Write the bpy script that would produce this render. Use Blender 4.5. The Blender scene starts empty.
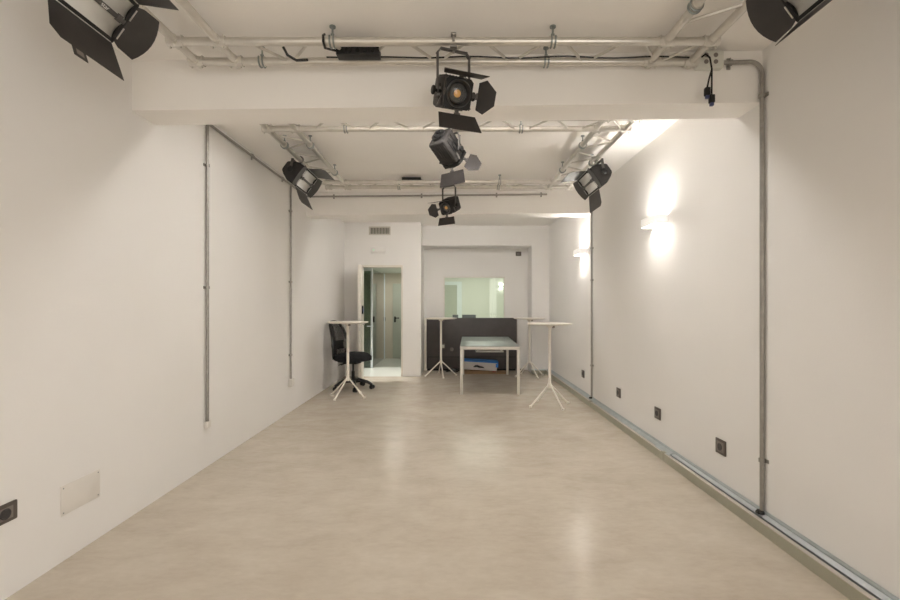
import bpy, bmesh, math, random
from mathutils import Vector, Matrix
V = Vector
PI = math.pi
scn = bpy.context.scene
COL = scn.collection
random.seed(4)

# ------------------------------------------------------------------ materials
def nmat(name, color, rough=0.5, metal=0.0, spec=0.5, noise=0.0, nscale=6.0, bump=0.0, bscale=60.0,
         emit=None, estr=0.0, stretch=None):
    m = bpy.data.materials.new(name); m.use_nodes = True
    nt = m.node_tree; b = nt.nodes['Principled BSDF']
    b.inputs['Base Color'].default_value = (*color, 1)
    b.inputs['Roughness'].default_value = rough
    b.inputs['Metallic'].default_value = metal
    b.inputs['Specular IOR Level'].default_value = spec
    tc = nt.nodes.new('ShaderNodeTexCoord')
    src = tc.outputs['Object']
    if stretch:
        mp = nt.nodes.new('ShaderNodeMapping'); mp.inputs['Scale'].default_value = stretch
        nt.links.new(src, mp.inputs['Vector']); src = mp.outputs['Vector']
    if noise > 0:
        n = nt.nodes.new('ShaderNodeTexNoise'); n.inputs['Scale'].default_value = nscale
        n.inputs['Detail'].default_value = 6
        nt.links.new(src, n.inputs['Vector'])
        r = nt.nodes.new('ShaderNodeValToRGB')
        lo = [max(0, c * (1 - noise)) for c in color]; hi = [min(1, c * (1 + noise)) for c in color]
        r.color_ramp.elements[0].position = .3; r.color_ramp.elements[1].position = .7
        r.color_ramp.elements[0].color = (*lo, 1); r.color_ramp.elements[1].color = (*hi, 1)
        nt.links.new(n.outputs['Fac'], r.inputs['Fac']); nt.links.new(r.outputs['Color'], b.inputs['Base Color'])
    if bump > 0:
        n2 = nt.nodes.new('ShaderNodeTexNoise'); n2.inputs['Scale'].default_value = bscale
        n2.inputs['Detail'].default_value = 4
        nt.links.new(src, n2.inputs['Vector'])
        bp = nt.nodes.new('ShaderNodeBump'); bp.inputs['Strength'].default_value = bump
        bp.inputs['Distance'].default_value = .01
        nt.links.new(n2.outputs['Fac'], bp.inputs['Height']); nt.links.new(bp.outputs['Normal'], b.inputs['Normal'])
    if emit:
        b.inputs['Emission Color'].default_value = (*emit, 1); b.inputs['Emission Strength'].default_value = estr
    return m

def floor_mat():
    m = bpy.data.materials.new('polished_screed'); m.use_nodes = True
    nt = m.node_tree; b = nt.nodes['Principled BSDF']; L = nt.links
    tc = nt.nodes.new('ShaderNodeTexCoord')
    def noise(scale, detail, dist=0.0, st=(1, 1, 1)):
        mp = nt.nodes.new('ShaderNodeMapping'); mp.inputs['Scale'].default_value = st
        L.new(tc.outputs['Object'], mp.inputs['Vector'])
        n = nt.nodes.new('ShaderNodeTexNoise'); n.inputs['Scale'].default_value = scale
        n.inputs['Detail'].default_value = detail; n.inputs['Distortion'].default_value = dist
        n.inputs['Roughness'].default_value = .62
        L.new(mp.outputs['Vector'], n.inputs['Vector']); return n.outputs['Fac']
    a = noise(.8, 3, .2); c = noise(3.2, 5, .35, (1, 1.7, 1)); d = noise(14, 5, .2, (1, 2.2, 1))
    def mix(x, y, f):
        n = nt.nodes.new('ShaderNodeMix'); n.data_type = 'FLOAT'; n.inputs[0].default_value = f
        L.new(x, n.inputs[2]); L.new(y, n.inputs[3]); return n.outputs[0]
    t = mix(mix(a, c, .5), d, .22)
    r = nt.nodes.new('ShaderNodeValToRGB')
    e = r.color_ramp.elements
    e[0].position = .36; e[0].color = (.490, .425, .345, 1)
    e[1].position = .63; e[1].color = (.625, .568, .485, 1)
    k = e.new(.5); k.color = (.562, .502, .418, 1)
    L.new(t, r.inputs['Fac']); L.new(r.outputs['Color'], b.inputs['Base Color'])
    mr = nt.nodes.new('ShaderNodeMapRange'); mr.inputs['To Min'].default_value = .16; mr.inputs['To Max'].default_value = .25
    L.new(c, mr.inputs['Value']); L.new(mr.outputs['Result'], b.inputs['Roughness'])
    bp = nt.nodes.new('ShaderNodeBump'); bp.inputs['Strength'].default_value = .06; bp.inputs['Distance'].default_value = .01
    L.new(d, bp.inputs['Height']); L.new(bp.outputs['Normal'], b.inputs['Normal'])
    b.inputs['Specular IOR Level'].default_value = .24
    return m

def glass_mat(name, tint, refl=1.0):
    m = bpy.data.materials.new(name); m.use_nodes = True
    nt = m.node_tree; nt.nodes.clear(); L = nt.links
    o = nt.nodes.new('ShaderNodeOutputMaterial'); t = nt.nodes.new('ShaderNodeBsdfTransparent')
    g = nt.nodes.new('ShaderNodeBsdfGlossy'); g.inputs['Roughness'].default_value = .02
    f = nt.nodes.new('ShaderNodeFresnel'); f.inputs['IOR'].default_value = 1.5
    mu = nt.nodes.new('ShaderNodeMath'); mu.operation = 'MULTIPLY'; mu.inputs[1].default_value = refl
    x = nt.nodes.new('ShaderNodeMixShader')
    t.inputs['Color'].default_value = (*tint, 1)
    L.new(f.outputs[0], mu.inputs[0]); L.new(mu.outputs[0], x.inputs[0]); L.new(t.outputs[0], x.inputs[1])
    L.new(g.outputs[0], x.inputs[2]); L.new(x.outputs[0], o.inputs['Surface'])
    return m

M = {}
WALL = (.835, .820, .797)
M['wall'] = nmat('white_wall_paint', WALL, .75, spec=.2, noise=.012, nscale=1.5, bump=.05, bscale=90)
M['ceiling'] = nmat('ceiling_paint', (.92, .898, .865), .8, spec=.15, noise=.015, nscale=1.2, bump=.04, bscale=70)
M['floor'] = floor_mat()
M['corr_floor'] = nmat('pale_glossy_tile', (.78, .80, .74), .12, noise=.02, nscale=2)
M['corr_wall'] = nmat('corridor_paint', (.62, .57, .47), .7, noise=.01)
M['corr_ceil'] = nmat('corridor_ceiling_paint', (.76, .78, .70), .7, noise=.01)
M['corr_door'] = nmat('sage_door_laminate', (.50, .53, .45), .45, noise=.02)
M['green_wall'] = nmat('pale_green_paint', (.74, .755, .68), .7, noise=.01)
M['door_white'] = nmat('cream_door_lacquer', (.76, .72, .65), .4, noise=.01)
M['white_trim'] = nmat('cool_white_trim', (.80, .86, .88), .4, noise=.01)
M['alu'] = nmat('truss_aluminium', (.66, .635, .59), .33, metal=.8, noise=.06, nscale=14, bump=.03, bscale=40)
M['steel'] = nmat('galvanised_conduit', (.36, .345, .32), .4, metal=.8, noise=.10, nscale=25)
M['dark_steel'] = nmat('zinc_bolt', (.30, .33, .32), .4, metal=.8, noise=.1, nscale=40)
M['duct_olive'] = nmat('olive_grey_trunking', (.40, .39, .31), .4, metal=.25, noise=.04, nscale=5)
M['duct_cover'] = nmat('bluish_galvanised_lid', (.50, .555, .57), .28, metal=.6, noise=.08, nscale=12)
M['duct_bright'] = nmat('bright_zinc_sheet', (.52, .56, .58), .42, metal=.3, noise=.04, nscale=9)
M['lip'] = nmat('trunking_edge', (.66, .62, .57), .35, metal=.4, noise=.03)
M['black'] = nmat('black_powder_coat', (.010, .0095, .009), .5, spec=.35, noise=.15, nscale=30, bump=.05, bscale=220)
M['flap'] = nmat('black_barn_door_sheet', (.030, .026, .024), .40, noise=.12, nscale=18, bump=.04, bscale=150)
M['black_gloss'] = nmat('black_gloss_plastic', (.014, .014, .015), .25, noise=.05)
M['grey_body'] = nmat('charcoal_fixture_paint', (.022, .0195, .018), .5, spec=.4, noise=.12, nscale=24, bump=.04, bscale=180)
M['yoke'] = nmat('dark_grey_yoke_paint', (.10, .094, .088), .4, metal=.3, noise=.08, nscale=20)
M['reflector'] = nmat('white_reflector', (.66, .655, .62), .42, noise=.03, nscale=5)
M['silver'] = nmat('bare_metal_edge', (.62, .60, .57), .3, metal=.8, noise=.05)
M['amber'] = nmat('amber_phosphor', (.95, .50, .12), .3, noise=.05, nscale=40)
M['lens'] = glass_mat('lens_glass', (.92, .93, .93), 1.4)
M['lens_tube'] = nmat('black_lens_barrel', (.10, .10, .10), .3, metal=.6, noise=.1)
M['cream'] = nmat('cream_table_lacquer', (.80, .755, .68), .38, noise=.012, nscale=8)
M['desk_alu'] = nmat('brushed_desk_aluminium', (.66, .64, .59), .4, metal=.35, noise=.04, nscale=20)
M['desk_glass'] = nmat('frosted_green_glass', (.17, .20, .18), .34, spec=.4, noise=.02, nscale=3)
M['tray'] = nmat('white_tray', (.80, .80, .76), .4, noise=.01)
M['charcoal'] = nmat('charcoal_board', (.062, .054, .052), .5, noise=.10, nscale=7, bump=.04, bscale=130)
M['charcoal_dark'] = nmat('charcoal_groove', (.02, .019, .019), .6, noise=.05)
M['plate_grey'] = nmat('grey_beige_plate', (.22, .19, .17), .4, noise=.06)
M['socket_frame'] = nmat('bronze_grey_frame', (.125, .105, .09), .32, metal=.3, noise=.06)
M['socket_in'] = nmat('dark_socket_insert', (.045, .042, .042), .35, noise=.05)
M['white_plastic'] = nmat('white_plastic', (.76, .73, .68), .4, noise=.01)
M['box_plastic'] = nmat('pale_junction_box', (.66, .66, .60), .4, noise=.02)
M['vent_metal'] = nmat('vent_metal', (.60, .57, .51), .4, metal=.2, noise=.03)
M['vent_dark'] = nmat('vent_interior', (.16, .15, .13), .7, noise=.15, nscale=15)
M['led_green'] = nmat('green_led', (.1, .7, .35), .4, noise=.02, emit=(.1, .9, .4), estr=.6)
M['blue_led'] = nmat('blue_display', (.08, .10, .25), .3, noise=.02, emit=(.1, .2, .7), estr=.35)
M['fabric'] = nmat('black_seat_fabric', (.016, .016, .018), .85, spec=.2, noise=.25, nscale=60, bump=.25, bscale=260)
M['blue_card'] = nmat('blue_print', (.03, .20, .62), .45, noise=.03)
M['white_card'] = nmat('white_cardboard', (.74, .71, .70), .55, noise=.02)
M['brown_card'] = nmat('brown_cardboard', (.40, .26, .15), .7, noise=.08, nscale=12)
M['red_card'] = nmat('red_print', (.45, .05, .04), .5, noise=.03)
M['screen'] = nmat('monitor_casing', (.06, .08, .10), .35, noise=.05)
M['letter'] = nmat('white_lettering', (.75, .74, .72), .5, noise=.01)
M['lamp'] = nmat('lamp_diffuser', (.9, .88, .84), .5, noise=.005, emit=(1.0, .955, .90), estr=56.0)
M['lamp_low'] = nmat('lower_lamp_diffuser', (.9, .88, .84), .5, noise=.005, emit=(1.0, .955, .90), estr=30.0)
M['shade'] = nmat('frosted_lamp_shade', (.82, .80, .77), .5, noise=.01, emit=(1.0, .96, .91), estr=.28)
M['small_lamp'] = nmat('small_lamp_diffuser', (.9, .9, .86), .5, noise=.005, emit=(1.0, .96, .9), estr=14.0)
M['fill_a'] = nmat('fill_lamp_diffuser', (.9, .88, .84), .5, noise=.005, emit=(1.0, .965, .935), estr=24.0)  # glow of the added fill lamp behind the first beam
M['fill_b'] = nmat('fill_lamp_diffuser', (.9, .88, .84), .5, noise=.005, emit=(1.0, .965, .935), estr=19.0)  # weaker glow for the added fill lamp behind the second beam
M['window_glass'] = glass_mat('control_window_glass', (.92, .955, .92), .8)
M['part_glass'] = glass_mat('partition_glass', (.72, .82, .75), 2.2)
M['plug_blue'] = nmat('blue_plug_tip', (.05, .06, .15), .4, noise=.04)

# ------------------------------------------------------------------ mesh builder
class B:
    def __init__(s): s.bm = bmesh.new()
    def box(s, lo, hi, bev=0.0, mat=None, seg=2):
        lo, hi = V(lo), V(hi)
        c = (lo + hi) / 2; d = hi - lo
        return s.obox(c, (V((1, 0, 0)), V((0, 1, 0)), V((0, 0, 1))), d / 2, bev, seg)
    def obox(s, c, ax, h, bev=0.0, seg=2):
        R = Matrix((ax[0], ax[1], ax[2])).transposed().to_4x4()
        mt = Matrix.Translation(V(c)) @ R @ Matrix.Diagonal((2 * h[0], 2 * h[1], 2 * h[2], 1))
        r = bmesh.ops.create_cube(s.bm, size=1, matrix=mt)
        if bev > 0:
            es = list({e for v in r['verts'] for e in v.link_edges})
            bmesh.ops.bevel(s.bm, geom=es, offset=bev, segments=seg, affect='EDGES', profile=.5)
        return s
    def cyl(s, p0, p1, r, n=16, r2=None, cap=True):
        p0, p1 = V(p0), V(p1); d = p1 - p0
        r2 = r if r2 is None else r2
        q = d.to_track_quat('Z', 'Y').to_matrix().to_4x4()
        bmesh.ops.create_cone(s.bm, cap_ends=cap, segments=n, radius1=r, radius2=r2, depth=d.length,
                              matrix=Matrix.Translation((p0 + p1) / 2) @ q)
        return s
    def tube(s, pts, r, n=10, closed=False):
        pts = [V(p) for p in pts]; N = len(pts); rings = []
        up = None
        for i, p in enumerate(pts):
            a = pts[i - 1] if (i > 0 or closed) else p
            b = pts[(i + 1) % N] if (i < N - 1 or closed) else p
            t = (b - a).normalized()
            if up is None:
                up = t.cross(V((0, 0, 1)))
                if up.length < .1: up = t.cross(V((1, 0, 0)))
            up = (up - t * up.dot(t)).normalized(); w = t.cross(up)
            rr = r[i] if isinstance(r, (list, tuple)) else r
            rings.append([s.bm.verts.new(p + (up * math.cos(2 * PI * k / n) + w * math.sin(2 * PI * k / n)) * rr) for k in range(n)])
        for i in range(N if closed else N - 1):
            A, Bq = rings[i], rings[(i + 1) % N]
            for k in range(n): s.bm.faces.new((A[k], A[(k + 1) % n], Bq[(k + 1) % n], Bq[k]))
        if not closed:
            s.bm.faces.new(rings[0][::-1]); s.bm.faces.new(rings[-1])
        return s
    def lathe(s, prof, c, axis=(0, 0, 1), n=28):
        q = V(axis).to_track_quat('Z', 'Y').to_matrix()
        c = V(c); rings = []
        for r, z in prof:
            rings.append([s.bm.verts.new(c + q @ V((max(r, 1e-4) * math.cos(2 * PI * k / n), max(r, 1e-4) * math.sin(2 * PI * k / n), z))) for k in range(n)])
        for a, b in zip(rings, rings[1:]):
            for k in range(n): s.bm.faces.new((a[k], a[(k + 1) % n], b[(k + 1) % n], b[k]))
        s.bm.faces.new(rings[0][::-1]); s.bm.faces.new(rings[-1])
        return s
    def prism(s, pts, d):
        pts = [V(p) for p in pts]; d = V(d)
        a = [s.bm.verts.new(p - d / 2) for p in pts]; b = [s.bm.verts.new(p + d / 2) for p in pts]
        s.bm.faces.new(a[::-1]); s.bm.faces.new(b)
        for i in range(len(pts)):
            j = (i + 1) % len(pts); s.bm.faces.new((a[i], a[j], b[j], b[i]))
        return s
    def grid(s, fn, nu, nv):
        g = [[s.bm.verts.new(fn(i / nu, j / nv)) for j in range(nv + 1)] for i in range(nu + 1)]
        for i in range(nu):
            for j in range(nv): s.bm.faces.new((g[i][j], g[i + 1][j], g[i + 1][j + 1], g[i][j + 1]))
        return s
    def ball(s, c, r, sc=(1, 1, 1), n=16):
        bmesh.ops.create_uvsphere(s.bm, u_segments=n, v_segments=n // 2, radius=r,
                                  matrix=Matrix.Translation(V(c)) @ Matrix.Diagonal((*sc, 1)))
        return s

def obj(name, b, mat, parent=None, off=None, kind=None, label=None, cat=None, group=None, solid=0):
    bm = b.bm
    if off is not None: bmesh.ops.translate(bm, verts=bm.verts, vec=-V(off))
    bmesh.ops.recalc_face_normals(bm, faces=bm.faces)
    me = bpy.data.meshes.new(name); bm.to_mesh(me); bm.free()
    me.materials.append(M[mat] if isinstance(mat, str) else mat)
    for p in me.polygons: p.use_smooth = True
    me.set_sharp_from_angle(angle=math.radians(35))
    o = bpy.data.objects.new(name, me); COL.objects.link(o)
    if parent: o.parent = parent
    if solid:
        md = o.modifiers.new('thickness', 'SOLIDIFY'); md.thickness = solid; md.offset = 0
    tag(o, label, cat, group, kind)
    return o

def tag(o, label=None, cat=None, group=None, kind=None):
    if label: o['label'] = label
    if cat: o['category'] = cat
    if group: o['group'] = group
    if kind: o['kind'] = kind

def thing(name, label, cat, loc, group=None, rz=0):
    o = bpy.data.objects.new(name, None); COL.objects.link(o)
    o.empty_display_size = .1
    o.location = loc; o.rotation_euler = (0, 0, rz); tag(o, label, cat, group)
    return o

def copy_tree(o, parent=None):
    c = o.copy(); COL.objects.link(c)
    if parent: c.parent = parent
    for ch in list(o.children): copy_tree(ch, c)
    return c

def struct(name, b, mat, parent=None): return obj(name, b, mat, parent, kind=None if parent else 'structure')

# ------------------------------------------------------------------ the room
XL, XR, ZC = -2.13, 1.97, 3.02
YB = -5.2                                   # rear of the room, behind the viewpoint
YD, YW, YR = 8.83, 9.20, 9.70               # door wall, recess front wall, recess back wall
XP, XQ, ZR = -0.63, 1.61, 2.615             # recess sides and top
T = .10
DX0, DX1, DZ = -1.79, -1.005, 2.15
b = B(); b.box((XL - T, YB - T, -.08), (XR + T, YD, 0)); b.box((XP - .12, YD, -.08), (XR + T, YR + .1, 0)); b.box((DX1, YD, -.08), (XP - .12, YD + .12, 0)); b.box((XL - T, YD, -.08), (DX0, YD + .1, 0)); struct('floor', b, 'floor')
b = B(); b.box((XL - T, YB - T, ZC), (XR + T, YR + .1, ZC + .08)); struct('ceiling', b, 'ceiling')
VY0, VY1, VZ0, VZ1 = -4.7, -.9, .5, 2.75       # added window openings for fill light, unseen behind the viewpoint
def side_wall(name, x0, x1, yend):
    b = B(); b.box((x0, YB - T, 0), (x1, VY0, ZC)); b.box((x0, VY1, 0), (x1, yend, ZC))
    b.box((x0, VY0, 0), (x1, VY1, VZ0)); b.box((x0, VY0, VZ1), (x1, VY1, ZC)); struct(name, b, 'wall')
side_wall('wall_left', XL - T, XL, YD + .12); side_wall('wall_right', XR, XR + T, YR + .1)
for nm, x in (('fill_window_2', XL - T / 2), ('fill_window_3', XR + T / 2)):  # frames of the added openings, out of view
    b = B(); f = .05
    for y in (VY0, (VY0 + VY1) / 2 - f / 2, VY1 - f): b.box((x - .03, y, VZ0), (x + .03, y + f, VZ1))
    b.box((x - .03, VY0, VZ0), (x + .03, VY1, VZ0 + f)); b.box((x - .03, VY0, VZ1 - f), (x + .03, VY1, VZ1))
    struct(nm, b, 'white_plastic')
# door wall with its opening
b = B()
b.box((XL, YD, 0), (DX0, YD + .12, ZC)); b.box((DX1, YD, 0), (XP, YD + .12, ZC)); b.box((DX0, YD, DZ), (DX1, YD + .12, ZC))
b.box((XP - .12, YD + .12, 0), (XP, YR, ZC))
struct('wall_back', b, 'wall')
# recess surround and the recess back wall with the control window
b = B()
b.box((XQ, YW, 0), (XR, YR, ZC)); b.box((XP, YW, ZR), (XQ, YR, ZC))
struct('wall_recess', b, 'wall')
WX0, WX1, WZ0, WZ1 = -.20, 1.12, 1.02, 2.01
b = B()
b.box((XP - .12, YR, 0), (WX0, YR + .1, ZC)); b.box((WX1, YR, 0), (XR, YR + .1, ZC))
b.box((WX0, YR, 0), (WX1, YR + .1, WZ0)); b.box((WX0, YR, WZ1), (WX1, YR + .1, ZC))
struct('wall_far', b, 'wall')
b = B(); b.box((XL, YB - T, 0), (XR, YB, ZC)); struct('wall_front', b, 'wall')

def skew_beam(name, yl, yr, th, z0):
    b = B()
    pts = [V((XL, yl, 0)), V((XR, yr, 0)), V((XR, yr + th, 0)), V((XL, yl + th, 0))]
    b.prism([p + V((0, 0, (z0 + ZC) / 2)) for p in pts], (0, 0, ZC - z0))
    return struct(name, b, 'ceiling')
skew_beam('beam_1', 2.985, 2.865, .245, 2.69)
skew_beam('beam_2', 6.52, 6.36, .29, 2.70)
def beam_y(x, yl=2.985, yr=2.865): return yl + (x - XL) / (XR - XL) * (yr - yl)

# window
wo = B(); f = .022
wo.box((WX0, YR - .012, WZ0), (WX0 + f, YR + .06, WZ1)); wo.box((WX1 - f, YR - .012, WZ0), (WX1, YR + .06, WZ1))
wo.box((WX0 + f, YR - .012, WZ1 - f), (WX1 - f, YR + .06, WZ1)); wo.box((WX0 + f, YR - .012, WZ0), (WX1 - f, YR + .06, WZ0 + f))
win = struct('window_1', wo, 'white_plastic')
g = B(); g.box((WX0 + f, YR + .03, WZ0 + f), (WX1 - f, YR + .036, WZ1 - f)); obj('pane', g, 'window_glass', win)

# control room beyond the window
CY = 12.9
b = B(); b.box((XP - .3, YR + .1, -.08), (2.1, CY, 0)); struct('floor_control_room', b, 'corr_floor')
b = B(); b.box((XP - .3, YR + .1, 2.6), (2.1, CY, 2.68)); struct('ceiling_control_room', b, 'corr_ceil')
b = B(); b.box((XP - .4, CY, 0), (2.1, CY + .1, 2.6)); b.box((XP - .4, YR + .1, 0), (XP - .3, CY, 2.6)); b.box((2.0, YR + .1, 0), (2.1, CY, 2.6))
struct('wall_control_room', b, 'green_wall')
d = B(); d.box((-.72, CY - .03, 0), (.115, CY - .002, 1.97)); d2 = struct('door_2', d, 'corr_door')
fr = B(); fr.box((.115, CY - .05, 0), (.25, CY, 2.07)); fr.box((-.72, CY - .05, 1.97), (.115, CY, 2.07)); fr.box((-.85, CY - .05, 0), (-.72, CY, 2.07))
obj('door_frame', fr, 'white_trim', d2)

# corridor beyond the door
KY, KX0, KX1, KZ = 11.8, -2.75, -.76, 2.23
b = B(); b.box((KX0, YD + .12, -.08), (KX1, KY, 0)); b.box((DX0, YD, -.08), (DX1, YD + .12, 0)); struct('floor_corridor', b, 'corr_floor')
b = B(); b.box((KX0, YD + .12, KZ), (KX1, KY, KZ + .06)); struct('ceiling_corridor', b, 'corr_ceil')
b = B(); b.box((KX0, KY, 0), (KX1, KY + .1, KZ)); b.box((KX0 - .1, YD + .12, 0), (KX0, KY, KZ)); b.box((KX1, YD + .12, 0), (KX1 + .01, KY, KZ))
b.box((KX0, YD + .10, 0), (XL - .1, YD + .12, KZ))
struct('wall_corridor', b, 'corr_wall')
d = B(); d.box((-1.575, KY - .03, .01), (-.85, KY - .001, 1.96), bev=.003); d3 = struct('door_3', d, 'corr_door')
h = B(); h.box((-1.535, KY - .06, .95), (-1.495, KY - .03, 1.10), bev=.004); h.cyl((-1.515, KY - .06, 1.06), (-1.515, KY - .09, 1.06), .012); h.box((-1.52, KY - .10, 1.047), (-1.40, KY - .08, 1.073), bev=.004)
obj('door_handle', h, 'black_gloss', d3)
o = B(); o.box((-1.80, KY - .012, .98), (-1.765, KY, 1.08), bev=.003)
obj('light_switch', o, 'plate_grey', label='small dark switch on the corridor end wall beside the sage door', cat='switch')
# glass partition in the corridor
GX, GY = -1.80, 10.04
gp = thing('glass_partition', 'green-tinted glass partition with pale posts seen through the open doorway', 'glass partition', (GX, GY, 0))
q = B(); q.box((GX - .006, GY, .01), (GX + .006, KY - .02, 2.2)); obj('side_pane', q, 'part_glass', gp, (GX, GY, 0))
q = B(); q.box((-2.6, GY - .006, .01), (GX, GY + .006, 2.2)); obj('front_pane', q, 'part_glass', gp, (GX, GY, 0))
q = B(); q.box((GX - .035, GY - .02, 0), (GX + .01, GY + .025, 2.22), bev=.004); obj('post', q, 'white_trim', gp, (GX, GY, 0))
q = B(); q.box((GX - .02, KY - .05, 0), (GX + .02, KY - .005, 2.22), bev=.004); obj('post', q, 'white_trim', gp, (GX, GY, 0))
q = B(); q.box((-2.6, GY - .02, 2.16), (GX - .035, GY + .02, 2.22)); obj('head_rail', q, 'white_trim', gp, (GX, GY, 0))
q = B(); q.cyl((GX - .11, GY - .06, .93), (GX + .03, GY - .06, .93), .014); q.cyl((GX - .09, GY - .06, .93), (GX - .09, GY, .93), .01)
obj('pull_handle', q, 'white_trim', gp, (GX, GY, 0), label='bright metal pull handle')

# door casing and open leaf
b = B(); c = .045
b.box((DX0 - .02, YD - .018, 0), (DX0 + .012, YD + .12, DZ + .03)); b.box((DX1 - .012, YD - .018, 0), (DX1 + .022, YD + .12, DZ + .03))
b.box((DX0 + .012, YD - .018, DZ - .012), (DX1 - .012, YD + .12, DZ + .03))
struct('trim_1', b, 'door_white')
hinge = V((-1.770, 8.79, 0)); lead = (V((-1.675, 8.06, 0)) - hinge); LL = lead.length; ld = lead.normalized(); ln = V((-ld.y, ld.x, 0))
if ln.x < 0: ln = -ln
leaf = thing('door_1', None, None, hinge); leaf['kind'] = 'structure'
q = B(); q.obox(hinge + ld * LL / 2 + V((0, 0, 1.065)), (ld, ln, V((0, 0, 1))), (LL / 2, .029, 1.055), bev=.004); obj('door_panel', q, 'door_white', leaf, hinge)
for sgn in (1, -1):
    q = B(); p = hinge + ld * (LL - .07) + V((0, 0, 1.05)); s_ = ln * sgn
    q.cyl(p + s_ * .029, p + s_ * .037, .024); q.cyl(p + s_ * .03, p + s_ * .075, .009); q.obox(p + s_ * .072 - ld * .05, (ld, ln, V((0, 0, 1))), (.062, .008, .010), bev=.004)
    obj('door_handle', q, 'silver', leaf, hinge)
q = B(); q.obox(hinge + ld * (LL + .001) + V((0, 0, 1.05)), (ld, ln, V((0, 0, 1))), (.002, .012, .11)); obj('lock_plate', q, 'silver', leaf, hinge)
q = B(); q.obox(hinge + ld * (LL - .16) + ln * .042 + V((0, 0, 1.31)), (ld, ln, V((0, 0, 1))), (.035, .014, .075), bev=.005); kp = obj('keypad', q, 'black_gloss', leaf, hinge)
q = B(); q.obox(hinge + ld * (LL - .16) + ln * .057 + V((0, 0, 1.30)), (ld, ln, V((0, 0, 1))), (.022, .002, .035)); obj('display', q, 'blue_led', kp, hinge)

# ------------------------------------------------------------------ trunking along the right wall
def extr(b, prof, y0, y1):
    b.prism([V((x, (y0 + y1) / 2, z)) for x, z in prof], (0, y1 - y0, 0)); return b
TX = 1.885; off = (TX, 0, 0)
tr = thing('cable_trunking', 'long olive-grey metal cable trunking on the floor along the right wall', 'cable trunking', off)
YT0, YT1, YG = -.8, 9.19, 3.98
q = B(); extr(q, [(TX, .004), (TX + .004, .004), (TX + .004, .07), (TX, .07)], YT0, YT1); extr(q, [(TX, 0), (XR - .002, 0), (XR - .002, .004), (TX, .004)], YT0, YT1)
obj('front_side', q, 'duct_olive', tr, off)
q = B(); extr(q, [(TX, .07), (TX + .028, .07), (TX + .028, .074), (TX, .074)], YT0, YT1); obj('front_lip', q, 'lip', tr, off)
q = B(); extr(q, [(TX + .046, .071), (XR - .012, .086), (XR - .012, .089), (TX + .046, .074)], YT0, YG); obj('inner_sheet', q, 'duct_bright', tr, off, label='bright zinc strip beside the open slot')
q = B(); extr(q, [(TX + .004, .035), (XR - .004, .035), (XR - .004, .038), (TX + .004, .038)], YT0, YG); obj('slot_bottom', q, 'black', tr, off)
q = B(); extr(q, [(TX + .028, .0745), (XR - .012, .087), (XR - .012, .091), (TX + .028, .0785)], YG, YT1); q.box((TX + .01, YG - .02, .0755), (TX + .03, YG + .25, .079))
obj('lid', q, 'duct_cover', tr, off)
q = B(); extr(q, [(XR - .014, .006), (XR - .002, .006), (XR - .002, .106), (XR - .006, .106), (XR - .014, .095)], YT0, YT1); obj('wall_flange', q, 'duct_cover', tr, off)
for yy in (4.05, 6.2):
    q = B(); q.box((TX - .002, yy - .03, .01), (TX + .03, yy + .03, .0795), bev=.002); obj('joint_clip', q, 'duct_olive', tr, off)
fo = (1.62, 9.12, 0)
t2 = thing('cable_trunking', 'short grey trunking across the far wall beside the right recess edge', 'cable trunking', fo)
q = B(); q.box((1.60, 9.11, 0), (1.88, 9.198, .075), bev=.003); obj('trunk_body', q, 'duct_olive', t2, fo)
q = B(); q.box((1.60, 9.105, .0755), (1.88, 9.198, .09), bev=.003); obj('lid', q, 'duct_cover', t2, fo)

# ------------------------------------------------------------------ conduits
def arc(c, a, b_, r, n=7):                  # quarter bend from c+a*r to c+b*r
    return [V(c) + (V(a) * math.cos(t) + V(b_) * math.sin(t)) * r for t in [PI / 2 * i / n for i in range(n + 1)]]
def conduit(label, pts, r, clips, loc, capmat=None, cap=None, joints=()):
    t = thing('conduit_pipe', label, 'conduit', loc, 'metal conduit pipes on the walls')
    q = B(); q.tube(pts, r, 10); obj('pipe', q, 'steel', t, loc)
    for p, ax, wall in clips:
        p = V(p); ax = V(ax); w = V(wall)
        q = B(); q.cyl(p - ax * .011, p + ax * .011, r * 1.45); s_ = ax.cross(w).normalized()
        q.obox(p + w * r * 1.2, (ax, s_, w), (.011, r * 2.6, .0035)); q.cyl(p + s_ * r * 1.9 - w * .004, p + s_ * r * 1.9 + w * r * 1.3, .005, 8)
        obj('clip', q, 'steel', t, loc)
    if cap: obj('end_box', cap, capmat, t, loc, label='pale plastic box closing the pipe')
    return t
r = .0125; xl = XL + .019; xr = XR - .019
Z1 = 2.965
# run along the top of the left wall and across the second beam
c0 = V((xl, 6.40, Z1))
yb2 = lambda x: 6.52 + (x - XL) / (XR - XL) * (-.16) - .019
pts = [V((xl, 3.235, Z1)), V((xl, yb2(xl) - .06, Z1))] + [V((xl + .06 - .06 * math.cos(a), yb2(xl) - .06 + .06 * math.sin(a), Z1)) for a in [PI / 2 * i / 6 for i in range(1, 7)]] + [V((1.33, yb2(1.33), Z1))]
conduit('horizontal conduit along the top of the left wall turning across the second beam', pts, r,
        [((xl, y, Z1), (0, 1, 0), (-1, 0, 0)) for y in (3.75, 4.75, 5.6)] + [((x, yb2(x), Z1), (1, 0, 0), (0, 1, 0)) for x in (-1.72, -.45, .62, 1.25)], (xl, 5.0, Z1))
q = B(); q.box((XL + .001, 3.84, .345), (XL + .036, 3.90, .40), bev=.005)
conduit('tall vertical conduit on the left wall, nearer one just past the first beam', [(xl, 3.87, Z1 - .013), (xl, 3.87, .39)], r,
        [((xl, 3.87, z), (0, 0, 1), (-1, 0, 0)) for z in (2.6, 1.55)], (xl, 3.87, .35), 'white_plastic', q)
q = B(); q.box((XL + .001, 5.81, .34), (XL + .05, 5.91, .44), bev=.006)
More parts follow.
